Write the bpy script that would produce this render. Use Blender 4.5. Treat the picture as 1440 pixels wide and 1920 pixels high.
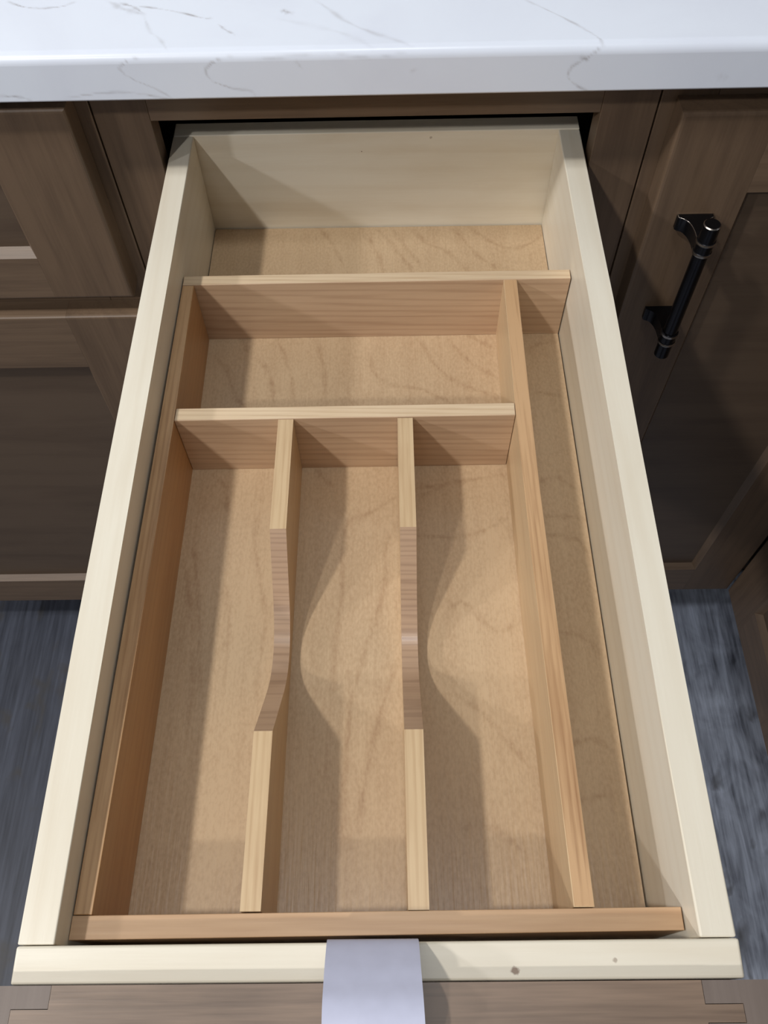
import bpy, bmesh, math, random
import numpy as np
from mathutils import Vector, Matrix

# ---------------------------------------------------------------- camera, light, exposure
S = bpy.context.scene
COL = S.collection
for o in list(bpy.data.objects):
    bpy.data.objects.remove(o)

cam_d = bpy.data.cameras.new('camera')
cam = bpy.data.objects.new('camera', cam_d)
COL.objects.link(cam)
cam_d.sensor_fit = 'VERTICAL'
cam_d.sensor_height = 24.0
cam_d.lens = 24.0 * 1581.24438 / 1920.0
cam_d.clip_start = 0.01
R3 = Matrix([[0.999843, 0.014368, 0.010327], [-0.007118, 0.860945, -0.508649], [-0.016199, 0.508495, 0.860912]])
M4 = R3.to_4x4()
M4.translation = Vector((0.00865, -0.60044, 0.41262))
cam.matrix_world = M4
S.camera = cam

S.view_settings.view_transform = 'Standard'
S.view_settings.look = 'None'
S.view_settings.gamma = 1.0
S.view_settings.use_curve_mapping = False
S.view_settings.exposure = -0.15

w = bpy.data.worlds.new('showroom_air')
S.world = w
w.use_nodes = True
w.node_tree.nodes['Background'].inputs['Color'].default_value = (0.92, 0.95, 1.0, 1)
w.node_tree.nodes['Background'].inputs['Strength'].default_value = 0.085


def lamp(name, loc, target, size, power, color):
    d = bpy.data.lights.new(name, 'AREA')
    d.shape = 'DISK'
    d.size = size
    d.energy = power
    d.color = color
    o = bpy.data.objects.new(name, d)
    COL.objects.link(o)
    o.location = loc
    o.rotation_euler = (Vector(target) - Vector(loc)).to_track_quat('-Z', 'Y').to_euler()
    return o


lamp('spot_or_fill', (-0.96, -0.76, 1.63), (0, -0.3, 0), 0.10, 15.0, (1.0, 0.96, 0.91))
lamp('spot_or_fill', (-0.96, -1.74, 1.63), (0, -0.3, 0), 0.10, 12.0, (1.0, 0.96, 0.92))
lamp('spot_or_fill', (-2.5, -0.65, 1.63), (0, -0.3, 0), 0.16, 18.0, (0.96, 0.96, 1.0))
lamp('spot_or_fill', (-2.5, -1.74, 1.63), (0, -0.3, 0), 0.16, 18.0, (0.96, 0.96, 1.0))
lamp('spot_or_fill', (-0.4, -2.60, 1.70), (0, -0.3, 0), 0.50, 3.0, (0.98, 0.97, 1.0))  # unseen soft fill added behind the viewer to brighten front-facing surfaces
lamp('spot_or_fill', (0.02, -0.56, 1.63), (0, -0.45, 0), 0.14, 4.6, (0.95, 0.97, 1.0))
lp = lamp('ceiling_strip', (0.0, -0.72, 1.66), (0, -0.45, 0), 1.6, 2.2, (0.95, 0.97, 1.0))
lp.data.shape = 'RECTANGLE'
lp.data.size_y = 0.10
TOP_VEINS=[(1.6, 0.75, [(-0.2418, -0.0222), (-0.2296, -0.0297), (-0.2169, -0.0314), (-0.2048, -0.03), (-0.197, -0.0245)]), (4.5, 0.5, [(-0.1739, -0.0248), (-0.1656, -0.0327), (-0.1581, -0.0361), (-0.1486, -0.0414)]), (2.2, 0.7, [(-0.1665, -0.027), (-0.1571, -0.0311), (-0.1488, -0.0402)]), (1.5, 0.8, [(-0.1528, -0.0313), (-0.1391, -0.0343), (-0.1226, -0.0405), (-0.108, -0.0472), (-0.1046, -0.0467)]), (1.6, 0.6, [(-0.0987, -0.0542), (-0.0929, -0.0616), (-0.0874, -0.066)]), (2.2, 0.3, [(-0.1486, -0.0414), (-0.1425, -0.0611), (-0.1347, -0.0685), (-0.1291, -0.0803)]), (3.2, 0.32, [(-0.0378, -0.0279), (-0.027, -0.0409), (-0.0164, -0.0548), (0.0007, -0.0673), (0.0257, -0.0822)]), (1.6, 0.5, [(0.1001, -0.0331), (0.1143, -0.0461), (0.1325, -0.0649), (0.1425, -0.0782), (0.1444, -0.084)]), (4, 0.5, [(-0.059, -0.0397), (-0.0526, -0.0424)]), (5, 0.12, [(-0.0612, -0.0489), (-0.0196, -0.0654), (0.0007, -0.0825)])]
FACE_VEINS=[(1.2, 0.45, [(-0.1285, 0.1071), (-0.1537, 0.1031), (-0.1618, 0.0984), (-0.1568, 0.0919), (-0.1386, 0.0824), (-0.1305, 0.0756)]), (1.4, 0.45, [(-0.0845, 0.1051), (-0.1003, 0.1013), (-0.1071, 0.0955), (-0.1045, 0.0883), (-0.09, 0.0825), (-0.078, 0.0812), (-0.0771, 0.0759)]), (1.5, 0.5, [(-0.2437, 0.0809), (-0.23, 0.0803), (-0.2243, 0.0768)]), (1.5, 0.5, [(-0.2026, 0.0786), (-0.1771, 0.0818), (-0.1595, 0.0821), (-0.143, 0.0788), (-0.1299, 0.0748)]), (1.5, 0.55, [(0.1441, 0.1076), (0.1408, 0.1026), (0.1334, 0.0976), (0.1258, 0.0932), (0.125, 0.0861), (0.1323, 0.0798), (0.141, 0.0759)]), (2.2, 0.8, [(0.1315, 0.099), (0.1358, 0.0975)]), (1.6, 0.3, [(-0.0733, 0.1018), (-0.0462, 0.104), (-0.0194, 0.1035), (0.0006, 0.101), (0.0207, 0.104)]), (2, 0.3, [(0.0241, 0.0921), (0.0275, 0.0935)]), (1.6, 0.3, [(-0.0482, 0.1003), (-0.0453, 0.0957)]), (5, 0.15, [(0.2213, 0.0848), (0.2285, 0.084)])]
GRAIN=[(2.4, 0.45, [(-0.0023, -0.0161), (0.0157, -0.047), (0.0286, -0.0733)]), (2.4, 0.45, [(0.0093, -0.0143), (0.0354, -0.067)]), (2.4, 0.45, [(0.0277, -0.0168), (0.0408, -0.0409), (0.0542, -0.0445), (0.0669, -0.0612), (0.0742, -0.0729)]), (2.4, 0.45, [(0.074, -0.0143), (0.0996, -0.0421), (0.1127, -0.0471), (0.1315, -0.0395), (0.1404, -0.0282)]), (2.4, 0.45, [(0.0644, -0.021), (0.0849, -0.0583), (0.0996, -0.0702)]), (2.4, 0.45, [(-0.0556, -0.0115), (-0.0411, -0.0324), (-0.0291, -0.0657)]), (2.4, 0.45, [(-0.0092, -0.0263), (-0.0001, -0.0533), (0.0043, -0.0728)]), (2.4, 0.45, [(-0.1285, -0.1623), (-0.1169, -0.1761), (-0.1082, -0.2053), (-0.095, -0.2208)]), (2.4, 0.45, [(-0.0943, -0.1667), (-0.0826, -0.1821), (-0.0778, -0.2135)]), (2.4, 0.45, [(-0.0824, -0.1389), (-0.0725, -0.166), (-0.065, -0.193), (-0.0627, -0.2138)]), (2.4, 0.45, [(-0.1121, -0.1372), (-0.1018, -0.16)]), (2.4, 0.45, [(-0.0087, -0.1617), (-0.0046, -0.1835), (0.0095, -0.197), (0.0315, -0.1989), (0.0547, -0.2142)]), (2.4, 0.45, [(0.0309, -0.1467), (0.0404, -0.1735), (0.0558, -0.1925), (0.0713, -0.2006), (0.0867, -0.2086)]), (2.4, 0.45, [(0.0538, -0.1488), (0.069, -0.174), (0.0901, -0.1905)]), (2.4, 0.45, [(0.0666, -0.1434), (0.0904, -0.1607)]), (2.4, 0.45, [(-0.0507, -0.144), (-0.0421, -0.1775), (-0.0394, -0.2141)]), (2.4, 0.45, [(-0.0828, -0.3082), (-0.0846, -0.3321), (-0.0773, -0.3602), (-0.0724, -0.3904), (-0.0747, -0.4189), (-0.075, -0.4458)]), (2.4, 0.45, [(-0.1299, -0.3437), (-0.1209, -0.3787), (-0.115, -0.4184), (-0.1131, -0.4677)]), (2.4, 0.45, [(-0.1249, -0.3316), (-0.1151, -0.3788), (-0.1098, -0.4355)]), (2.4, 0.45, [(-0.1192, -0.2731), (-0.1066, -0.2869), (-0.1048, -0.3066)]), (2.4, 0.45, [(-0.0995, -0.3638), (-0.095, -0.3938), (-0.095, -0.4356)]), (2.4, 0.45, [(-0.0694, -0.5126), (-0.0737, -0.5319), (-0.0777, -0.5529)]), (2.4, 0.45, [(0.012, -0.2953), (-0.0046, -0.3081), (-0.0208, -0.3142), (-0.0259, -0.3288), (-0.0242, -0.3647), (-0.029, -0.4194), (-0.0319, -0.4838)]), (2.4, 0.45, [(0.0116, -0.3189), (0.0033, -0.3333), (0.0041, -0.3612), (-0.0078, -0.4056), (-0.0174, -0.4365), (-0.0213, -0.4839), (-0.0219, -0.5269)]), (2.4, 0.45, [(0.0102, -0.4164), (0.0002, -0.4466), (-0.0091, -0.4841), (-0.0119, -0.5159)]), (2.4, 0.45, [(-0.0459, -0.2719), (-0.0304, -0.2902)]), (2.4, 0.45, [(0.025, -0.2888), (0.0511, -0.2847), (0.0887, -0.2786)]), (2.4, 0.45, [(0.024, -0.3274), (0.056, -0.3291), (0.0743, -0.3219), (0.0858, -0.3136)]), (2.4, 0.45, [(0.0429, -0.3808), (0.0534, -0.3753), (0.0627, -0.3884), (0.0736, -0.3995), (0.0893, -0.3906)]), (2.4, 0.45, [(0.0285, -0.2955), (0.0323, -0.2934), (0.0512, -0.2825)]), (2.4, 0.45, [(0.0434, -0.4372), (0.0587, -0.4472), (0.0757, -0.4697), (0.0853, -0.482)]), (2.4, 0.45, [(0.044, -0.5131), (0.0498, -0.5137)]), (2.4, 0.45, [(0.0543, -0.5123), (0.0644, -0.5152), (0.067, -0.5194)]), (2.4, 0.45, [(0.0684, -0.5195), (0.0779, -0.5278)]), (2.4, 0.45, [(0.1085, -0.2856), (0.1221, -0.28), (0.1338, -0.2904)]), (2.4, 0.45, [(0.1111, -0.3131), (0.1255, -0.3133), (0.1413, -0.3165)]), (2.4, 0.45, [(0.1059, -0.3278), (0.1237, -0.328), (0.1337, -0.3331), (0.14, -0.3513)]), (2.4, 0.45, [(0.1151, -0.1611), (0.1239, -0.1557), (0.1366, -0.1532)]), (2.4, 0.45, [(0.1146, -0.2065), (0.1188, -0.204), (0.1381, -0.2095)]), (2.4, 0.45, [(0.1054, -0.3963), (0.1249, -0.4001), (0.1361, -0.4144)]), (2.4, 0.45, [(0.1065, -0.47), (0.1227, -0.4639), (0.1337, -0.4733)]), (2.4, 0.45, [(0.1088, -0.5), (0.1301, -0.4973)])]

# ---------------------------------------------------------------- node helpers
def nd(nt, t, **kw):
    n = nt.nodes.new(t)
    for k, v in kw.items():
        if k.startswith('i_'):
            key = k[2:]
            n.inputs[int(key) if key.isdigit() else key].default_value = v
        else:
            setattr(n, k, v)
    return n


def math_n(nt, op, a, b=None, c=None, clamp=False):
    n = nt.nodes.new('ShaderNodeMath')
    n.operation = op
    n.use_clamp = clamp
    for i, v in enumerate((a, b, c)):
        if v is None:
            continue
        if isinstance(v, (int, float)):
            n.inputs[i].default_value = v
        else:
            nt.links.new(v, n.inputs[i])
    return n.outputs[0]


def mixc(nt, fac, a, b):
    n = nt.nodes.new('ShaderNodeMix')
    n.data_type = 'RGBA'
    for sock, v in ((n.inputs['Factor'], fac), (n.inputs['A'], a), (n.inputs['B'], b)):
        if isinstance(v, (int, float)):
            sock.default_value = v
        elif isinstance(v, (tuple, list)):
            sock.default_value = (v[0], v[1], v[2], 1)
        else:
            nt.links.new(v, sock)
    return n.outputs['Result']


def srgb(r, g, b):
    f = lambda c: (c / 255 / 12.92) if c / 255 <= 0.04045 else ((c / 255 + 0.055) / 1.055) ** 2.4
    return (f(r), f(g), f(b))


def new_mat(name):
    m = bpy.data.materials.new(name)
    m.use_nodes = True
    nt = m.node_tree
    return m, nt, nt.nodes['Principled BSDF']


def wood(name, base, dark, axis='y', rings=0.3, ring_scale=60, wobble=4.0, fine=0.25, blotch=0.25,
         rough=0.38, attr=None, sparkle=0.0, knots=(), spec=0.5, bump=0.15):
    """board wood: long grain along AXIS, growth lines, fine pores, blotches, optional drawn grain"""
    m, nt, bs = new_mat(name)
    L = nt.links
    tc = nd(nt, 'ShaderNodeTexCoord')
    oi = nd(nt, 'ShaderNodeObjectInfo')
    off = math_n(nt, 'MULTIPLY', oi.outputs['Random'], 7.0)
    add = nd(nt, 'ShaderNodeVectorMath', operation='ADD')
    L.new(tc.outputs['Object'], add.inputs[0])
    L.new(off, add.inputs[1])

    def mapped(along, across):
        mp = nd(nt, 'ShaderNodeMapping')
        s = [across] * 3
        s['xyz'.index(axis)] = along
        mp.inputs['Scale'].default_value = s
        L.new(add.outputs[0], mp.inputs['Vector'])
        return mp.outputs[0]
    # growth lines
    wv = nd(nt, 'ShaderNodeTexWave', wave_type='BANDS', bands_direction='DIAGONAL')
    wv.inputs['Scale'].default_value = 1.0
    wv.inputs['Distortion'].default_value = wobble
    wv.inputs['Detail'].default_value = 2.5
    wv.inputs['Detail Scale'].default_value = 0.9
    L.new(mapped(ring_scale * 0.035, ring_scale), wv.inputs['Vector'])
    ring = math_n(nt, 'POWER', wv.outputs['Fac'], 3.0)
    ring = math_n(nt, 'MULTIPLY', ring, rings)
    # fine pores
    n1 = nd(nt, 'ShaderNodeTexNoise')
    n1.inputs['Scale'].default_value = 1.0
    n1.inputs['Detail'].default_value = 3
    L.new(mapped(22, 520), n1.inputs['Vector'])
    por = math_n(nt, 'MULTIPLY', math_n(nt, 'SUBTRACT', n1.outputs['Fac'], 0.5), fine * 2)
    # blotches
    n2 = nd(nt, 'ShaderNodeTexNoise')
    n2.inputs['Scale'].default_value = 1.0
    n2.inputs['Detail'].default_value = 4
    n2.inputs['Distortion'].default_value = 0.6
    L.new(mapped(5, 26), n2.inputs['Vector'])
    blo = math_n(nt, 'MULTIPLY', math_n(nt, 'SUBTRACT', n2.outputs['Fac'], 0.5), blotch * 2.4)
    fac = math_n(nt, 'ADD', math_n(nt, 'ADD', ring, por), blo)
    if attr:
        at = nd(nt, 'ShaderNodeAttribute', attribute_name=attr)
        fac = math_n(nt, 'ADD', fac, at.outputs['Fac'])
    if sparkle:
        n3 = nd(nt, 'ShaderNodeTexNoise')
        n3.inputs['Scale'].default_value = 1.0
        n3.inputs['Detail'].default_value = 2
        L.new(mapped(330, 620), n3.inputs['Vector'])
        fac = math_n(nt, 'ADD', fac, math_n(nt, 'MULTIPLY', math_n(nt, 'SUBTRACT', n3.outputs['Fac'], 0.5), -sparkle * 2))
    fac = math_n(nt, 'MAXIMUM', math_n(nt, 'ADD', fac, 0.12), 0.0)
    fac = math_n(nt, 'MINIMUM', fac, 1.0)
    c = mixc(nt, fac, base, dark)
    for (kx, ky, kz, kr, ks) in knots:
        d = nd(nt, 'ShaderNodeVectorMath', operation='DISTANCE')
        L.new(tc.outputs['Object'], d.inputs[0])
        d.inputs[1].default_value = (kx, ky, kz)
        nn = nd(nt, 'ShaderNodeTexNoise')
        nn.inputs['Scale'].default_value = 500
        L.new(tc.outputs['Object'], nn.inputs['Vector'])
        dd = math_n(nt, 'ADD', d.outputs['Value'], math_n(nt, 'MULTIPLY', math_n(nt, 'SUBTRACT', nn.outputs['Fac'], 0.5), kr * 1.2))
        k = math_n(nt, 'SUBTRACT', 1.0, math_n(nt, 'DIVIDE', dd, kr), clamp=True)
        k = math_n(nt, 'MULTIPLY', math_n(nt, 'MINIMUM', math_n(nt, 'MULTIPLY', k, 2.2), 1.0), ks)
        c = mixc(nt, k, c, (0.16, 0.075, 0.035))
    L.new(c, bs.inputs['Base Color'])
    bs.inputs['Roughness'].default_value = rough
    bs.inputs['Specular IOR Level'].default_value = spec
    if bump:
        b = nd(nt, 'ShaderNodeBump')
        b.inputs['Strength'].default_value = bump
        b.inputs['Distance'].default_value = 0.0004
        L.new(n1.outputs['Fac'], b.inputs['Height'])
        L.new(b.outputs[0], bs.inputs['Normal'])
    return m


# ---------------------------------------------------------------- mesh helpers
def finish(name, bm, mats, parent=None, smooth=False, props=None):
    bmesh.ops.recalc_face_normals(bm, faces=bm.faces)
    me = bpy.data.meshes.new(name)
    cs = [v.co.copy() for v in bm.verts]
    lo = Vector((min(c.x for c in cs), min(c.y for c in cs), min(c.z for c in cs)))
    hi = Vector((max(c.x for c in cs), max(c.y for c in cs), max(c.z for c in cs)))
    o0 = Vector(((lo.x + hi.x) / 2, (lo.y + hi.y) / 2, lo.z))
    bmesh.ops.translate(bm, verts=bm.verts, vec=-o0)
    bm.to_mesh(me)
    bm.free()
    if not isinstance(mats, (list, tuple)):
        mats = [mats]
    for m in mats:
        me.materials.append(m)
    if smooth:
        for p in me.polygons:
            p.use_smooth = True
    if any(p.use_smooth for p in me.polygons):
        me.set_sharp_from_angle(angle=math.radians(35))
    o = bpy.data.objects.new(name, me)
    COL.objects.link(o)
    if parent is not None:
        o.parent = parent
        base = Vector((0, 0, 0))
        q = parent
        while q is not None:
            base += q.location
            q = q.parent
        o.location = o0 - base
    else:
        o.location = o0
    for k, v in (props or {}).items():
        o[k] = v
    return o


def empty(name, loc, parent=None, **props):
    o = bpy.data.objects.new(name, None)
    COL.objects.link(o)
    o.empty_display_size = 0.02
    if parent is not None:
        o.parent = parent
        o.location = Vector(loc) - parent.location
    else:
        o.location = loc
    for k, v in props.items():
        o[k] = v
    return o


def zc(z):
    return z if callable(z) else (lambda x, y: z)


def prism(bm, poly, z0, z1, bev=0.0, edges=None, mat=0, topmat=None):
    """vertical prism over a plan polygon; z0, z1 numbers or functions of x, y"""
    z0, z1 = zc(z0), zc(z1)
    lo = [bm.verts.new((x, y, z0(x, y))) for x, y in poly]
    hi = [bm.verts.new((x, y, z1(x, y))) for x, y in poly]
    fs = [bm.faces.new(lo[::-1]), bm.faces.new(hi)]
    n = len(poly)
    for i in range(n):
        fs.append(bm.faces.new((lo[i], lo[(i + 1) % n], hi[(i + 1) % n], hi[i])))
    for f in fs:
        f.material_index = mat
    if topmat is not None:
        fs[1].material_index = topmat
    if bev:
        es = {e for f in fs for e in f.edges}
        if edges:
            es = {e for e in es if edges((e.verts[0].co + e.verts[1].co) / 2, e)}
        bmesh.ops.bevel(bm, geom=list(es), offset=bev, segments=3, affect='EDGES', profile=0.5)
    return bm


def rect(x0, x1, y0, y1):
    return [(x0, y0), (x1, y0), (x1, y1), (x0, y1)]


def box(bm, x0, x1, y0, y1, z0, z1, bev=0.0, edges=None, mat=0, topmat=None):
    return prism(bm, rect(x0, x1, y0, y1), z0, z1, bev, edges, mat, topmat)


def hull4(bm, a, b):
    """closed prism between two congruent polygons (lists of 3-D points)"""
    A = [bm.verts.new(p) for p in a]
    B = [bm.verts.new(p) for p in b]
    bm.faces.new(A[::-1])
    bm.faces.new(B)
    n = len(a)
    for i in range(n):
        bm.faces.new((A[i], A[(i + 1) % n], B[(i + 1) % n], B[i]))


def plan(pts_l, pts_r):
    return list(pts_l) + list(reversed(pts_r))


def one(name, mats, parent, *a, props=None, **k):
    bm = bmesh.new()
    box(bm, *a, **k)
    return finish(name, bm, mats, parent, props=props)


def polyline_field(P, curves, scale):
    """P: n x 2 points; curves: (width, strength, points); returns strength field"""
    out = np.zeros(len(P))
    rng = np.random.RandomState(4)
    for wd, st, pts in curves:
        pts = np.array(pts, float)
        # smooth the polyline and roughen it a little
        t = np.arange(len(pts))
        tt = np.linspace(0, len(pts) - 1, max(2, (len(pts) - 1) * 8 + 1))
        q = np.stack([np.interp(tt, t, pts[:, 0]), np.interp(tt, t, pts[:, 1])], 1)
        for _ in range(6):
            q[1:-1] = 0.25 * q[:-2] + 0.5 * q[1:-1] + 0.25 * q[2:]
        q[1:-1] += rng.normal(0, scale * 0.35, q[1:-1].shape)
        best = np.full(len(P), 1e9)
        par = np.zeros(len(P))
        for i in range(len(q) - 1):
            a, b = q[i], q[i + 1]
            ab = b - a
            u = np.clip(((P - a) @ ab) / max(ab @ ab, 1e-12), 0, 1)
            d = np.hypot(*(P - a - u[:, None] * ab).T)
            s = d < best
            best[s] = d[s]
            par[s] = (i + u[s]) / (len(q) - 1)
        ph = rng.uniform(0, 6, 3)
        var = 0.72 + 0.28 * np.sin(par * 9 + ph[0]) * np.sin(par * 23 + ph[1])
        fade = np.clip(np.minimum(par, 1 - par) * 6 + 0.35, 0, 1)
        ww = wd * scale * (0.8 + 0.35 * np.sin(par * 14 + ph[2]))
        out = np.maximum(out, st * var * fade * np.exp(-(best / ww) ** 2))
    return out

# ---------------------------------------------------------------- materials
BOXB, BOXD = srgb(235, 229, 212), srgb(204, 188, 160)
INSB, INSD = srgb(210, 183, 144), srgb(166, 126, 86)
M = {}
M['box_y'] = wood('pale_maple_y', BOXB, BOXD, 'y', rings=.10, ring_scale=45, fine=.10, blotch=.28, rough=.33)
M['box_x'] = wood('pale_maple_x', srgb(240, 234, 216), srgb(208, 190, 158), 'x', rings=.11, ring_scale=32, wobble=5, fine=.10, blotch=.5, rough=.36,
                  knots=((.0426, -.0075, .1098, .0012, .45), (-.0119, -.0075, .0986, .0007, .8)))
M['box_front'] = wood('pale_maple_front', BOXB, BOXD, 'x', rings=.10, ring_scale=40, wobble=3, fine=.08, blotch=.35, rough=.4,
                      knots=((.0596, -.0040, .115, .0019, .8), (.1030, -.0003, .115, .0012, .5)))
M['ins_y'] = wood('honey_maple_y', INSB, INSD, 'y', rings=.22, ring_scale=170, wobble=3, fine=.35, blotch=.35, rough=.36)
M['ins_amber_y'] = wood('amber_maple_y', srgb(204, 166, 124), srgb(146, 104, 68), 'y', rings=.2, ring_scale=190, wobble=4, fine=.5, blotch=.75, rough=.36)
M['ins_shaded_y'] = wood('shaded_maple_y', srgb(188, 146, 100), srgb(140, 96, 58), 'y', rings=.12, ring_scale=80, wobble=3, fine=.25, blotch=.35, rough=.36)  # left wall faces: their shade put into the colour as a darker brown
M['ins_x'] = wood('honey_maple_x', srgb(202, 173, 142), srgb(150, 114, 88), 'x', rings=.28, ring_scale=95, wobble=7, fine=.22, blotch=.35, rough=.38)
M['ins_front'] = wood('honey_maple_front', srgb(202, 167, 130), srgb(160, 120, 86), 'x', rings=.22, ring_scale=75, wobble=9, fine=.3, blotch=.4, rough=.4)
M['ins_floor'] = wood('maple_plywood', srgb(202, 176, 142), srgb(148, 112, 80), 'y', rings=.05, ring_scale=30, fine=.12, blotch=.22,
                      rough=.32, attr='grain', sparkle=.36, bump=.6, spec=.6)
M['ins_lit_top'] = wood('honey_maple_lit_top', srgb(224, 201, 168), srgb(184, 150, 112), 'x', rings=.3, ring_scale=160, wobble=3, fine=.4, blotch=.3, rough=.36)  # divider tops: overhead light put into the colour as a paler tone
M['cut_z'] = wood('cut_end_grain', srgb(186, 156, 128), srgb(124, 96, 76), 'x', rings=.28, ring_scale=120, wobble=9, fine=.2, blotch=.3, rough=.3)
CABB, CABD = srgb(112, 92, 73), srgb(66, 51, 40)
M['cab_z'] = wood('stained_maple_z', CABB, CABD, 'z', rings=.12, ring_scale=40, wobble=4, fine=.28, blotch=.45, rough=.42)
M['cab_x'] = wood('stained_maple_x', srgb(116, 96, 77), CABD, 'x', rings=.14, ring_scale=40, wobble=4, fine=.28, blotch=.45, rough=.42)
M['cab_y'] = wood('stained_maple_y', srgb(116, 96, 77), CABD, 'y', rings=.14, ring_scale=40, wobble=4, fine=.28, blotch=.45, rough=.42)
M['cab_front'] = wood('stained_maple_mottled', srgb(134, 113, 95), srgb(78, 63, 52), 'x', rings=.12, ring_scale=60, wobble=5, fine=.55, blotch=.95, rough=.42)
M['cab_panel'] = wood('stained_maple_panel', srgb(98, 82, 67), CABD, 'x', rings=.10, ring_scale=18, wobble=5, fine=.15, blotch=.5, rough=.42)
M['cab_end'] = wood('stained_end_grain', srgb(118, 106, 98), srgb(80, 68, 62), 'y', rings=.1, fine=.1, blotch=.3, rough=.5)
M['inside'] = wood('cabinet_interior', srgb(60, 48, 38), srgb(40, 32, 26), 'z', rough=.6)


def plain(name, col, rough=.5, metal=0.0, spec=.5):
    m, nt, bs = new_mat(name)
    tc = nd(nt, 'ShaderNodeTexCoord')
    n = nd(nt, 'ShaderNodeTexNoise')
    n.inputs['Scale'].default_value = 140
    nt.links.new(tc.outputs['Object'], n.inputs['Vector'])
    c = mixc(nt, n.outputs['Fac'], tuple(x * .93 for x in col), tuple(min(1, x * 1.07) for x in col))
    nt.links.new(c, bs.inputs['Base Color'])
    bs.inputs['Roughness'].default_value = rough
    bs.inputs['Metallic'].default_value = metal
    bs.inputs['Specular IOR Level'].default_value = spec
    return m


M['black_metal'] = plain('polished_black_nickel', (.022, .022, .026), .22, .85)
M['worn_metal'] = plain('rubbed_nickel_edge', (.42, .38, .34), .28, 1.0)
M['paper'] = plain('lavender_paper', srgb(196, 200, 222), .62)
M['wall'] = plain('painted_wall', (.62, .62, .6), .8)


def quartz():
    m, nt, bs = new_mat('veined_white_quartz')
    L = nt.links
    tc = nd(nt, 'ShaderNodeTexCoord')
    n = nd(nt, 'ShaderNodeTexNoise')
    n.inputs['Scale'].default_value = 7
    n.inputs['Detail'].default_value = 5
    n.inputs['Distortion'].default_value = 1.2
    L.new(tc.outputs['Object'], n.inputs['Vector'])
    cl = math_n(nt, 'MULTIPLY', math_n(nt, 'SUBTRACT', n.outputs['Fac'], .42, clamp=True), 1.1)
    c = mixc(nt, cl, srgb(232, 240, 253), srgb(214, 219, 235))
    at = nd(nt, 'ShaderNodeAttribute', attribute_name='vein')
    n4 = nd(nt, 'ShaderNodeTexNoise')
    n4.inputs['Scale'].default_value = 90
    n4.inputs['Detail'].default_value = 4
    L.new(tc.outputs['Object'], n4.inputs['Vector'])
    v = math_n(nt, 'MULTIPLY', at.outputs['Fac'], math_n(nt, 'MULTIPLY', n4.outputs['Fac'], 1.45), clamp=True)
    c = mixc(nt, v, c, srgb(112, 98, 90))
    L.new(c, bs.inputs['Base Color'])
    bs.inputs['Roughness'].default_value = .3
    bs.inputs['Specular IOR Level'].default_value = .5
    return m


M['quartz'] = quartz()


def vinyl(name, lo, hi, streak):
    m, nt, bs = new_mat(name)
    L = nt.links
    tc = nd(nt, 'ShaderNodeTexCoord')
    oi = nd(nt, 'ShaderNodeObjectInfo')
    add = nd(nt, 'ShaderNodeVectorMath', operation='ADD')
    L.new(tc.outputs['Object'], add.inputs[0])
    L.new(math_n(nt, 'MULTIPLY', oi.outputs['Random'], 9.0), add.inputs[1])

    def noise(sc, detail, dist):
        mp = nd(nt, 'ShaderNodeMapping')
        mp.inputs['Scale'].default_value = sc
        L.new(add.outputs[0], mp.inputs['Vector'])
        n = nd(nt, 'ShaderNodeTexNoise')
        n.inputs['Scale'].default_value = 1
        n.inputs['Detail'].default_value = detail
        n.inputs['Distortion'].default_value = dist
        L.new(mp.outputs[0], n.inputs['Vector'])
        return n.outputs['Fac']
    a = noise((90, 3.5, 1) if streak else (60, 7, 1), 6, .8)
    b = noise((14, 4, 1) if streak else (22, 14, 1), 5, 1.4)
    cc = noise((260, 16, 1), 3, .2)
    f = math_n(nt, 'ADD', math_n(nt, 'MULTIPLY', a, .5), math_n(nt, 'ADD', math_n(nt, 'MULTIPLY', b, .35), math_n(nt, 'MULTIPLY', cc, .3)))
    f = math_n(nt, 'MULTIPLY', math_n(nt, 'SUBTRACT', f, .40), 3.0, clamp=True)
    c = mixc(nt, f, lo, hi)
    sp = math_n(nt, 'MULTIPLY', math_n(nt, 'SUBTRACT', noise((26, 12, 1), 3, .5), .60, clamp=True), 7, clamp=True)
    c = mixc(nt, sp, c, srgb(70, 68, 66))
    L.new(c, bs.inputs['Base Color'])
    bs.inputs['Roughness'].default_value = .45
    return m


M['vinyl_dark'] = vinyl('dark_grey_vinyl_plank', srgb(42, 45, 54), srgb(84, 89, 102), True)
M['vinyl'] = vinyl('light_grey_vinyl_plank', srgb(84, 88, 98), srgb(188, 197, 214), False)


# ---------------------------------------------------------------- the setting
FZ = -0.84
bm = bmesh.new()
box(bm, -1.40, 1.35, -2.0, .60, FZ - .03, FZ - .003)
floor = finish('floor', bm, M['inside'], props={'kind': 'structure'})
mesh0 = None
rng = random.Random(3)
k = 0
for i in range(11):
    x0 = -1.40 + .25 * i
    ys = [-2.0, -1.45 + .5 * (i % 2), .60]
    for a, b in zip(ys[:-1], ys[1:]):
        one('plank', M['vinyl_dark' if i in (0, 2, 3, 5, 9) else 'vinyl'], floor, x0 + .0006, x0 + .2494, a + .0006, b - .0006, FZ - .003, FZ, bev=.0005)
one('wall_back', M['wall'], None, -1.40, 1.35, .56, .60, FZ + .0005, 1.7, props={'kind': 'structure'})

# ---------------------------------------------------------------- quartz worktop
CT, CB, CY, CX = .1070, .0755, -.085, .4730


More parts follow.
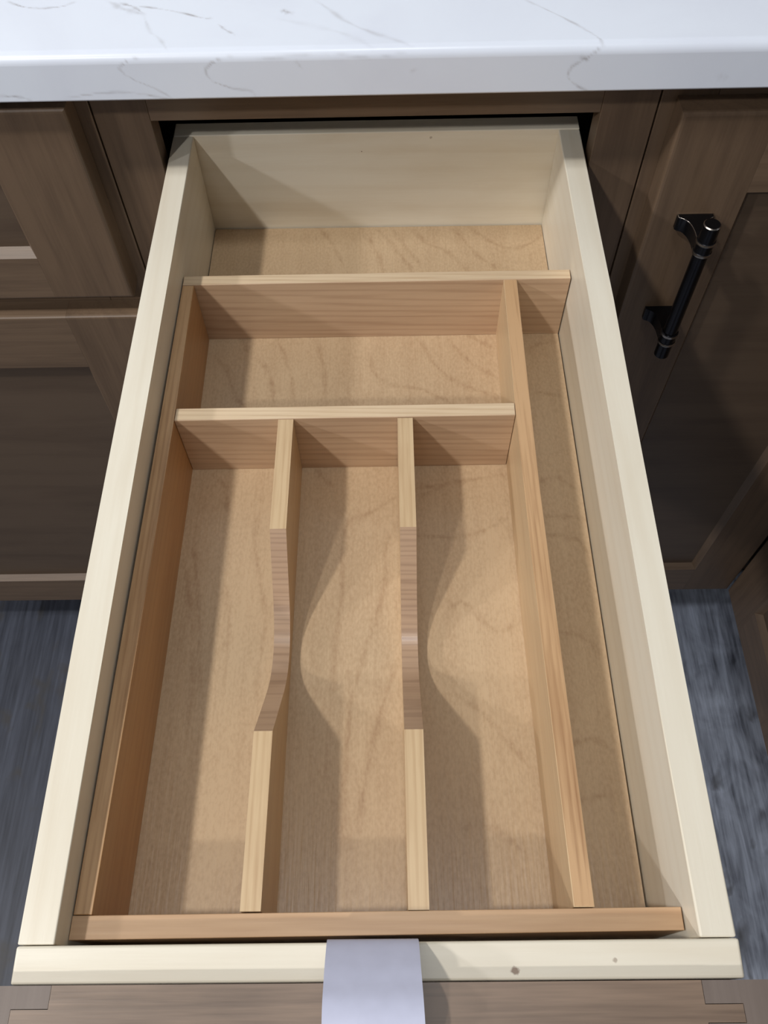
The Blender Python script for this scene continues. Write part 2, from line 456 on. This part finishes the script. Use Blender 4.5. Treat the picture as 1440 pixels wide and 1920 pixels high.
def worktop():
    rr = .0065
    # outline of the front edge in section (y, z): from the top surface round to the underside
    sec = [(-.085 + rr + t, CT) for t in np.concatenate([np.linspace(.62, .115, 12), np.linspace(.11, 0.0, 92)])]
    for a in np.linspace(0, 90, 7)[1:]:
        a = math.radians(a)
        sec.append((CY + rr - rr * math.sin(a), CT - rr + rr * math.cos(a)))
    sec += [(CY, z) for z in np.linspace(CT - rr - .0012, CB + .0016, 21)]
    sec += [(CY + .0005, CB + .0005), (CY + .0016, CB), (.545, CB)]
    # the long run, x from the left end to the inner corner
    xs = np.concatenate([[-1.25, -.9, -.6, -.4], np.linspace(-.30, .30, 481), [.36, .42, CX]])
    nx, ns = len(xs), len(sec)
    co = np.zeros((nx * ns, 3))
    for i, x in enumerate(xs):
        for j, (y, z) in enumerate(sec):
            co[i * ns + j] = (x, min(y, .545), z)
    faces = []
    for i in range(nx - 1):
        for j in range(ns - 1):
            a = i * ns + j
            faces.append((a, a + 1, a + 1 + ns, a + ns))
        faces.append((i * ns + ns - 1, i * ns, (i + 1) * ns, (i + 1) * ns + ns - 1))
    faces.append(tuple(range(ns - 1, -1, -1)))
    vein = np.zeros(len(co))
    near = np.abs(co[:, 0]) < .31
    top = near & (co[:, 2] > CT - rr * .5) & (co[:, 1] < .06)
    fr = near & (co[:, 2] <= CT - rr * .5)
    # the edge round continues the surface: unroll the arc so veins run over it
    vein[top] = polyline_field(co[top][:, :2], TOP_VEINS, .0005)
    vein[fr] = polyline_field(co[fr][:, [0, 2]], FACE_VEINS, .0005)
    # the return run along the corner cabinet
    me = bpy.data.meshes.new('worktop')
    base = len(co)
    P = [(CX, .545), (CX, CY), (CX, -1.3), (1.19, -1.3), (1.19, .545)]
    e = .003
    rings = [(0, CB), (0, CT - e), (e, CT)]
    Q = []
    for ins, z in rings:
        for n_, (x, y) in enumerate(P):
            xx = x + (ins if n_ in (1, 2) else 0)
            yy = y + (ins if n_ == 2 or n_ == 3 else 0)
            Q.append((xx, yy, z))
    co2 = np.vstack([co, np.array(Q)])
    n5 = 5
    for r in range(2):
        for i in range(n5):
            a = base + r * n5 + i
            b = base + r * n5 + (i + 1) % n5
            faces.append((a, b, b + n5, a + n5))
    faces.append(tuple(base + 2 * n5 + i for i in range(n5)))
    faces.append(tuple(base + i for i in range(n5 - 1, -1, -1)))
    org = Vector((0, .2, CB))
    me.from_pydata([(c[0] - org.x, c[1] - org.y, c[2] - org.z) for c in co2], [], faces)
    me.validate()
    at = me.attributes.new('vein', 'FLOAT', 'POINT')
    vv = np.concatenate([vein, np.zeros(len(Q))])
    at.data.foreach_set('value', vv.astype(np.float32))
    b2 = bmesh.new()
    b2.from_mesh(me)
    bmesh.ops.recalc_face_normals(b2, faces=b2.faces)
    b2.to_mesh(me)
    b2.free()
    for p in me.polygons:
        p.use_smooth = abs(p.normal.z) > .02 and abs(p.normal.z) < .999 and abs(p.normal.x) < .5
    me.materials.append(M['quartz'])
    o = bpy.data.objects.new('worktop', me)
    COL.objects.link(o)
    o.location = org
    o['label'] = 'white quartz worktop with thin grey veins lying across the brown base cabinets'
    o['category'] = 'countertop'


worktop()

# ---------------------------------------------------------------- shaker doors and fronts
def wedge(bm, a0, a1, inn, d, w):
    """chamfer strip: a0-a1 the face edge, inn the inward direction, d into the depth, w inward; mitred"""
    a0, a1, inn = Vector(a0), Vector(a1), Vector(inn)
    al = (a1 - a0).normalized()
    Y = Vector((0, 1, 0))
    A = [a0, a0 + Y * d, a0 + Y * d + inn * w + al * w]
    B = [a1, a1 + Y * d, a1 + Y * d + inn * w - al * w]
    hull4(bm, A, B)


def shaker(parent, name, x0, x1, z0, z1, yf, stile=.067, rail_t=.067, rail_b=.067, T=.02, rec=.0085, bw=.0055, turn=None,
           loc=None, label=None, pull=None):
    """a door or front: part with stiles, rails and panel as sub-parts; faces -y"""
    d = empty(name, loc or ((x0 + x1) / 2, yf + T / 2, z0), parent)
    if label:
        d['label'] = label
    out = []
    e = .0028
    xa, xb, za, zb = x0 + stile, x1 - stile, z0 + rail_b, z1 - rail_t
    for sx in (0, 1):
        bm = bmesh.new()
        a, b = (x0, xa) if sx == 0 else (xb, x1)
        xo = x0 if sx == 0 else x1
        box(bm, a, b, yf, yf + T, z0, z1, bev=e, edges=lambda c, ed: c.y < yf + 1e-4 and
            (abs(c.x - xo) < 1e-4 or abs(c.z - z0) < 1e-4 or abs(c.z - z1) < 1e-4))
        xi, s = (xa, 1) if sx == 0 else (xb, -1)
        if sx == 0:
            wedge(bm, (xi, yf, za), (xi, yf, zb), (1, 0, 0), rec, bw)
        else:
            wedge(bm, (xi, yf, za), (xi, yf, zb), (-1, 0, 0), rec, bw)
        out.append(('stile', bm, M['cab_z']))
    for sz in (0, 1):
        bm = bmesh.new()
        a, b = (z0, za) if sz == 0 else (zb, z1)
        zo = z0 if sz == 0 else z1
        box(bm, xa + .0001, xb - .0001, yf, yf + T, a, b, bev=e, edges=lambda c, ed: c.y < yf + 1e-4 and abs(c.z - zo) < 1e-4)
        if sz == 0:
            wedge(bm, (xa, yf, za), (xb, yf, za), (0, 0, 1), rec, bw)
        else:
            wedge(bm, (xa, yf, zb), (xb, yf, zb), (0, 0, -1), rec, bw)
        out.append(('rail', bm, M['cab_x']))
    bm = bmesh.new()
    box(bm, xa, xb, yf + rec, yf + rec + .006, za, zb)
    out.append(('panel', bm, M['cab_panel']))
    for n_, b_, m_ in out:
        if turn is not None:
            bmesh.ops.transform(b_, matrix=turn, verts=b_.verts)
            m_ = {'cab_x': M['cab_y']}.get('cab_x') if m_ is M['cab_x'] else m_
        finish(n_, b_, m_, d)
    return d


F = -.05          # front plane of the face frames
DF = -.0705       # front plane of doors and fronts
KB = -.727        # bottom of doors


def carcass(parent, x0, x1, y0, y1, z0, z1, frame_hole=None, mid=None):
    t = .016
    one('side_panel', M['inside'], parent, x0, x0 + t, y0, y1, z0, z1)
    one('side_panel', M['inside'], parent, x1 - t, x1, y0, y1, z0, z1)
    one('back_panel', M['inside'], parent, x0 + t, x1 - t, y1 - t, y1, z0, z1)
    one('bottom_panel', M['inside'], parent, x0 + t, x1 - t, y0, y1 - t, z0, z0 + t)
    one('toe_kick', M['cab_x'], parent, x0, x1, .02, .034, FZ + .0006, z0 - .0005)


def face_frame(parent, x0, x1, z0, z1, sw, holes):
    """stiles full height, rails between; holes: list of (zlo, zhi)"""
    for a, b in ((x0, x0 + sw), (x1 - sw, x1)):
        one('face_frame_stile', M['cab_z'], parent, a, b, F, F + .019, z0, z1, bev=.0006)
    zs = [z0] + [v for h in holes for v in h] + [z1]
    for a, b in zip(zs[0::2], zs[1::2]):
        if b - a > .002:
            one('face_frame_rail', M['cab_x'], parent, x0 + sw + .0001, x1 - sw - .0001, F, F + .019, a, b, bev=.0004)


ZT = CB - .0006
# middle cabinet
cab = empty('base_cabinet', (0, .2, FZ), label='brown stained base cabinet in the middle with its pale wooden drawer pulled fully open',
            category='cabinet', group='brown base cabinets under the worktop')
carcass(cab, -.2005, .2005, F + .0192, .53, KB + .004, ZT)
face_frame(cab, -.2005, .2005, KB + .004, ZT, .0395, [(KB + .04, -.139), (-.112, .0370)])
shaker(cab, 'door', -.1915, .1915, KB, -.136, DF)

# ---- the open drawer
drw = empty('drawer', (0, -.29, -.115), cab, label='pale maple drawer box pulled out towards the viewer')
TX, TY = -.004167, -.028612


def zin(z):
    return lambda x, y: z + TX * x + TY * (y + .3)


Z1, Z2 = -.02465, -.08231
L_out = [(-.1576, -.0158), (-.1588, -.157), (-.1595, -.30), (-.1597, -.432), (-.1589, -.5746)]
L_in = [(-.1417, -.0158), (-.1422, -.157), (-.1427, -.30), (-.1429, -.432), (-.1426, -.5746)]
R_out = [(.1573, -.0158), (.1574, -.195), (.1562, -.314), (.1554, -.4536), (.1558, -.5740)]
R_in = [(.1410, -.0158), (.1411, -.195), (.1405, -.314), (.1398, -.4536), (.1399, -.5740)]
bm = bmesh.new()
prism(bm, plan(L_out, L_in), -.115, 0, bev=.0007)
finish('side_board', bm, M['box_y'], drw)
bm = bmesh.new()
prism(bm, plan(R_in, R_out), -.115, 0, bev=.0010)
finish('side_board', bm, M['box_y'], drw)
bm = bmesh.new()
box(bm, -.1573, .1573, -.0155, 0, -.115, 0.0004, bev=.0007)
finish('back_board', bm, M['box_x'], drw)
bm = bmesh.new()
prism(bm, [(-.1588, -.5902), (.1560, -.5899), (.1567, -.5744), (-.1592, -.5750)], -.115, 0, bev=.0012)
finish('front_board', bm, M['box_front'], drw)
bm = bmesh.new()
prism(bm, [(-.1435, -.5748), (.1395, -.5742), (.1408, -.0156), (-.1415, -.0156)], zin(Z2 - .0135), zin(Z2 - .0075))
finish('bottom_board', bm, M['ins_y'], drw)

# drawer front: stiles with a groove, rails with tongues, panel, seen from behind and above
fy0, fy1 = -.6115, -.5905
gz0, gz1 = -.1440, .0080
ga, gb = -.6060, -.5990     # groove
jx0, jx1, tg, hw = -.1378, .1347, .0155, .2050
bm = bmesh.new()
prism(bm, [(-hw, fy0), (jx0, fy0), (jx0, ga), (jx0 - tg, ga), (jx0 - tg, gb), (jx0, gb), (jx0, fy1), (-hw, fy1)], gz0, gz1, topmat=1)
finish('front_stile', bm, [M['cab_z'], M['cab_end']], drw)
bm = bmesh.new()
prism(bm, [(jx1, fy0), (hw, fy0), (hw, fy1), (jx1, fy1), (jx1, gb), (jx1 + tg, gb), (jx1 + tg, ga), (jx1, ga)], gz0, gz1, topmat=1)
finish('front_stile', bm, [M['cab_z'], M['cab_end']], drw)
for a, b in ((gz1 - .045, gz1 + .0003), (gz0, gz0 + .045)):
    bm = bmesh.new()
    c = .00025
    prism(bm, [(jx0 + c, fy0), (jx1 - c, fy0), (jx1 - c, ga + c), (jx1 + tg - c, ga + c), (jx1 + tg - c, gb - c), (jx1 - c, gb - c),
               (jx1 - c, fy1), (jx0 + c, fy1), (jx0 + c, gb - c), (jx0 - tg + c, gb - c), (jx0 - tg + c, ga + c), (jx0 + c, ga + c)], a, b)
    finish('front_rail', bm, M['cab_front'], drw)
one('front_panel', M['cab_panel'], drw, jx0, jx1, -.6058, -.5992, gz0 + .045, gz1 - .045)

# ---------------------------------------------------------------- cutlery insert
ins = empty('cutlery_tray', (0, -.29, Z2 - .007), label='honey coloured wooden cutlery insert with six compartments resting inside the open drawer',
            category='cutlery tray')


def insert_base():
    xa, xb = -.1412, .1393
    nx, ny = 200, 400
    X = np.linspace(xa, xb, nx)
    Y = np.linspace(-.5625, -.0168, ny)
    gx, gy = np.meshgrid(X, Y, indexing='ij')
    # right edge is not quite straight
    sk = (gx - xa) / (xb - xa)
    gx = gx + sk * (.0012 * (gy + .3) / .26)
    P = np.stack([gx.ravel(), gy.ravel()], 1)
    fld = .72 * polyline_field(P, GRAIN, .0008)
    z = Z2 + TX * P[:, 0] + TY * (P[:, 1] + .3)
    org = Vector((0, -.29, Z2 - .007))
    top = np.column_stack([P, z])
    bot = np.array([(xa, -.5625), (xb - .0012, -.5625), (xb + .0013, -.0168), (xa, -.0168)])
    bz = Z2 - .007 + TX * bot[:, 0] + TY * (bot[:, 1] + .3)
    verts = np.vstack([top, np.column_stack([bot, bz])]) - np.array(org)
    idx = lambda i, j: i * ny + j
    faces = [(idx(i, j), idx(i + 1, j), idx(i + 1, j + 1), idx(i, j + 1)) for i in range(nx - 1) for j in range(ny - 1)]
    b0 = nx * ny
    faces.append((b0 + 3, b0 + 2, b0 + 1, b0))
    faces.append(tuple([b0, b0 + 1] + [idx(i, 0) for i in range(nx - 1, -1, -1)]))
    faces.append(tuple([b0 + 2, b0 + 3] + [idx(i, ny - 1) for i in range(nx)]))
    faces.append(tuple([b0 + 1, b0 + 2] + [idx(nx - 1, j) for j in range(ny - 1, -1, -1)]))
    faces.append(tuple([b0 + 3, b0] + [idx(0, j) for j in range(ny)]))
    me = bpy.data.meshes.new('base_panel')
    me.from_pydata([tuple(v) for v in verts], [], faces)
    at = me.attributes.new('grain', 'FLOAT', 'POINT')
    at.data.foreach_set('value', np.concatenate([fld, np.zeros(4)]).astype(np.float32))
    me.materials.append(M['ins_floor'])
    o = bpy.data.objects.new('base_panel', me)
    COL.objects.link(o)
    o.parent = ins
    o.location = org - ins.location


insert_base()
zt, zb = zin(Z1), zin(Z2)


def board(name, poly, mat, top=zt, bev=.0004):
    bm = bmesh.new()
    prism(bm, poly, zb, top, bev=bev, topmat=1 if isinstance(mat, list) else None)
    return finish(name, bm, mat, ins)


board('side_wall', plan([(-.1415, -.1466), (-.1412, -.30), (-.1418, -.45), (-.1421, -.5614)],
                        [(-.1332, -.1466), (-.1321, -.27), (-.1324, -.424), (-.1334, -.5614)]), [M['ins_shaded_y'], M['ins_amber_y']])
board('long_divider', plan([(.0914, -.1450), (.0892, -.27), (.0888, -.38), (.0898, -.5600)],
                           [(.1011, -.1450), (.0994, -.2477), (.0985, -.33), (.0996, -.5600)]), [M['ins_y'], M['ins_amber_y']])
board('back_divider', [(-.1416, -.1463), (.1402, -.1448), (.1405, -.1353), (-.1415, -.1368)], [M['ins_x'], M['ins_lit_top']])
board('cross_divider', [(-.1319, -.2711), (.0889, -.2700), (.0891, -.2598), (-.1318, -.2610)], [M['ins_x'], M['ins_lit_top']])
board('front_wall', [(-.1424, -.5719), (.1390, -.5700), (.1392, -.5602), (-.1424, -.5617)], M['ins_front'])


def scooped(x0b, x1b, x0f, x1f, ya, yb):
    """divider with a dipped middle: side profile in y-z, extruded across"""
    y0, y1 = -.2712, -.5606          # back end, front end
    dip = .0475
    prof = [(y0, 0.0), (ya, 0.0)]
    mid = (ya + yb) / 2
    n = 26
    hl = (ya - yb) / 2
    for i in range(n + 1):
        t = -1 + 2 * i / n            # -1 at ya, 1 at yb
        a = abs(t)
        # straight slopes joined by a round bottom
        r = .5
        d = (1 - a) if a > r else (1 - r) + (r - a * a / r) * .5
        dmax = (1 - r) + r * .5
        prof.append((mid - t * hl, -dip * d / dmax))
    prof += [(yb, 0.0), (y1, 0.0)]
    pr = []
    for p_ in prof:
        if not pr or abs(p_[0] - pr[-1][0]) + abs(p_[1] - pr[-1][1]) > 1e-6:
            pr.append(p_)
    bm = bmesh.new()
    rows = []
    for y, dz in pr:
        f = (y - y0) / (y1 - y0)
        xl, xr = x0b + (x0f - x0b) * f, x1b + (x1f - x1b) * f
        rows.append([bm.verts.new((xl, y, zb(xl, y))), bm.verts.new((xl, y, zt(xl, y) + dz)),
                     bm.verts.new((xr, y, zt(xr, y) + dz)), bm.verts.new((xr, y, zb(xr, y)))])
    for a, b in zip(rows[:-1], rows[1:]):
        cut = not (abs(a[1].co.z - zt(a[1].co.x, a[1].co.y)) < 1e-6 and abs(b[1].co.z - zt(b[1].co.x, b[1].co.y)) < 1e-6)
        for i in range(4):
            f_ = bm.faces.new((a[i], a[(i + 1) % 4], b[(i + 1) % 4], b[i]))
            if i == 1 and cut:
                f_.material_index = 1
                f_.smooth = True
    bm.faces.new(rows[0])
    bm.faces.new(rows[-1][::-1])
    es = [e for e in bm.edges if len(e.link_faces) == 2 and abs(e.calc_face_angle()) > 1.2]
    bmesh.ops.bevel(bm, geom=es, offset=.0004, segments=1, affect='EDGES')
    finish('scooped_divider', bm, [M['ins_y'], M['cut_z']], ins)


scooped(-.0645, -.0547, -.0649, -.0552, -.3537, -.4757)
scooped(.0126, .0224, .0132, .0230, -.3535, -.4756)

# ---------------------------------------------------------------- left cabinet
cabl = empty('base_cabinet', (-.43, .2, FZ), label='brown base cabinet left of the open drawer with a closed drawer above a door',
             category='cabinet', group='brown base cabinets under the worktop')
carcass(cabl, -.665, -.2017, F + .0192, .53, KB + .004, ZT)
face_frame(cabl, -.665, -.2017, KB + .004, ZT, .0395, [(KB + .04, -.142), (-.112, .0370)])
shaker(cabl, 'drawer_front', -.6550, -.2115, -.1155, .0607, DF, rail_t=.0455, rail_b=.0455)
shaker(cabl, 'door', -.6550, -.2115, -.7306, -.1375, DF)

# ---------------------------------------------------------------- corner cabinet
cabr = empty('base_cabinet', (.7, .2, FZ), label='dark brown corner base cabinet right of the open drawer with a black bar pull',
             category='cabinet', group='brown base cabinets under the worktop')
XR = .500
t = .016
one('side_panel', M['inside'], cabr, .2017, .2177, F + .0192, .53, KB + .004, ZT)
one('side_panel', M['inside'], cabr, 1.170, 1.186, -.35, .53, KB + .004, ZT)
one('side_panel', M['cab_z'], cabr, .521, 1.1698, -.35, -.334, KB + .004, ZT)
one('back_panel', M['inside'], cabr, .2179, 1.1698, .514, .53, KB + .004, ZT)
bm = bmesh.new()
prism(bm, [(.2179, F + .0192), (.5400, F + .0192), (.5400, -.3338), (1.1698, -.3338), (1.1698, .5138), (.2179, .5138)], KB + .004, KB + .02)
finish('bottom_panel', bm, M['inside'], cabr)
one('face_frame_stile', M['cab_z'], cabr, .2017, .2412, F, F + .019, KB + .004, ZT, bev=.0006)
one('face_frame_rail', M['cab_x'], cabr, .2414, .5208, F, F + .019, .037, ZT)
one('face_frame_rail', M['cab_y'], cabr, .521, .540, -.3338, F, .037, ZT)
one('toe_kick', M['cab_x'], cabr, .2017, .5998, .02, .034, FZ + .0006, KB + .0035)
one('toe_kick', M['cab_y'], cabr, .590, .604, -.35, .0198, FZ + .0006, KB + .0035)
dr = shaker(cabr, 'door', .2125, XR - .0003, -.7225, .0493, DF)
# the second leaf, at right angles, faces the left: built facing -y, then turned
turn = Matrix.Translation(Vector((XR, DF - .0004, 0))) @ Matrix.Rotation(math.radians(-90), 4, 'Z')
TT = turn
shaker(cabr, 'door', 0.0, .262, -.7225, .0493, 0.0, turn=TT, loc=(XR + .01, DF - .13, -.7225))


wing = empty('base_cabinet', (.86, -.81, FZ), label='brown base cabinet turning towards the viewer beyond the corner cabinet',
             category='cabinet', group='brown base cabinets under the worktop')
one('side_panel', M['cab_z'], wing, .5412, 1.1698, -.368, -.352, KB + .004, ZT)
one('side_panel', M['cab_z'], wing, .5412, 1.1698, -1.28, -1.264, KB + .004, ZT)
one('back_panel', M['inside'], wing, 1.170, 1.186, -1.28, -.352, KB + .004, ZT)
one('face_frame', M['cab_z'], wing, .521, .540, -1.28, -.352, KB + .004, ZT)
one('toe_kick', M['cab_y'], wing, .590, .604, -1.28, -.352, FZ + .0006, KB + .0035)
shaker(wing, 'door', .300, .745, -.7225, .0493, 0.0, turn=TT, loc=(XR + .01, -.60, -.7225))
shaker(wing, 'door', .752, 1.195, -.7225, .0493, 0.0, turn=TT, loc=(XR + .01, -1.05, -.7225))


def lathe(bm, axis_xy, prof, seg=40, mats=None):
    rings = []
    for z, r in prof:
        rings.append([bm.verts.new((axis_xy[0] + r * math.cos(2 * math.pi * i / seg), axis_xy[1] + r * math.sin(2 * math.pi * i / seg), z)) for i in range(seg)])
    for k_, (a, b) in enumerate(zip(rings[:-1], rings[1:])):
        for i in range(seg):
            f_ = bm.faces.new((a[i], a[(i + 1) % seg], b[(i + 1) % seg], b[i]))
            f_.smooth = True
            if mats and mats[k_]:
                f_.material_index = 1
    bm.faces.new(rings[0])
    bm.faces.new(rings[-1][::-1])


def bar_pull():
    bm = bmesh.new()
    hx, hy = .2467, -.1050
    prof = [(-.0168, .0058), (-.0176, .0065), (-.0312, .0065), (-.0316, .0072), (-.0328, .0076), (-.0340, .0072), (-.0344, .0067),
            (-.0412, .0067), (-.0416, .0072), (-.0428, .0075), (-.0440, .0072), (-.0444, .0059),
            (-.1304, .0059), (-.1308, .0072), (-.1320, .0075), (-.1332, .0072), (-.1336, .0067),
            (-.1404, .0067), (-.1408, .0072), (-.1420, .0076), (-.1432, .0072), (-.1436, .0063), (-.1588, .0063), (-.1596, .0056)]
    wear = [0, 0, 0, 1, 1, 0, 0, 0, 1, 1, 0, 0, 0, 1, 1, 0, 0, 0, 1, 1, 0, 0, 0]
    wear[0] = 1
    lathe(bm, (hx, hy), prof, mats=wear)
    for zc_ in (-.0425, -.1420):
        h = .0063
        right = [(hx + .0140, DF), (hx + .0140, DF - .0035), (hx + .0128, DF - .0045)]
        for i in range(9):
            a = math.radians(90 * i / 8)
            right.append((hx + .0125 - .0080 * math.sin(a), DF - .0225 + .0175 * math.cos(a)))
        right.append((hx + .0045, hy + .002))
        left = [(2 * hx - x, y) for x, y in right][::-1]
        poly = right + left
        n0 = len(bm.faces)
        prism(bm, poly, zc_ - h, zc_ + h)
        bm.faces.ensure_lookup_table()
        top = [f_ for f_ in bm.faces if abs(f_.normal.z) > .9 or True][n0:]
        es = {e for f_ in top for e in f_.edges if abs(e.verts[0].co.z - e.verts[1].co.z) < 1e-6 and e.verts[0].co.z > zc_}
        r_ = bmesh.ops.bevel(bm, geom=list(es), offset=.00035, segments=1, affect='EDGES')
        for f_ in r_['faces']:
            f_.material_index = 1
    return finish('handle', bm, [M['black_metal'], M['worn_metal']], dr, props={'label': 'black metal bar pull with ringed ends'})


bar_pull()

# ---------------------------------------------------------------- paper strap over the drawer front
def strap():
    path = [(-.5733, -.060), (-.5734, -.035), (-.5734, -.010), (-.5735, -.001), (-.5752, .0045), (-.5835, .0135), (-.5900, .0190), (-.5975, .0245),
            (-.6055, .0262), (-.6130, .0235), (-.6185, .0145), (-.6210, -.002), (-.6215, -.030), (-.6210, -.070)]
    P = [Vector((0, y, z)) for y, z in path]
    # resample smoothly
    Q = []
    for i in range(len(P) - 1):
        p0, p1, p2, p3 = P[max(i - 1, 0)], P[i], P[i + 1], P[min(i + 2, len(P) - 1)]
        for s in range(6):
            t_ = s / 6
            Q.append(.5 * ((2 * p1) + (-p0 + p2) * t_ + (2 * p0 - 5 * p1 + 4 * p2 - p3) * t_ ** 2 + (-p0 + 3 * p1 - 3 * p2 + p3) * t_ ** 3))
    Q.append(P[-1])
    bm = bmesh.new()
    rows = []
    th = .0004
    xl, xr = -.0220, .0190
    for i, q in enumerate(Q):
        tg_ = (Q[min(i + 1, len(Q) - 1)] - Q[max(i - 1, 0)]).normalized()
        nn = Vector((0, tg_.z, -tg_.y))
        f = i / len(Q)
        a = q + Vector((xl - .0010 + .0014 * f, 0, 0))
        b = q + Vector((xr - .0030 + .0042 * f, 0, 0))
        rows.append([bm.verts.new(a), bm.verts.new(b), bm.verts.new(b - nn * th), bm.verts.new(a - nn * th)])
    for a, b in zip(rows[:-1], rows[1:]):
        for i in range(4):
            f_ = bm.faces.new((a[i], a[(i + 1) % 4], b[(i + 1) % 4], b[i]))
            f_.smooth = True
    bm.faces.new(rows[0])
    bm.faces.new(rows[-1][::-1])
    o = finish('paper_strap', bm, M['paper'])
    o['label'] = 'pale lavender paper strap looped over the front edge of the open drawer'
    o['category'] = 'strap'


strap()
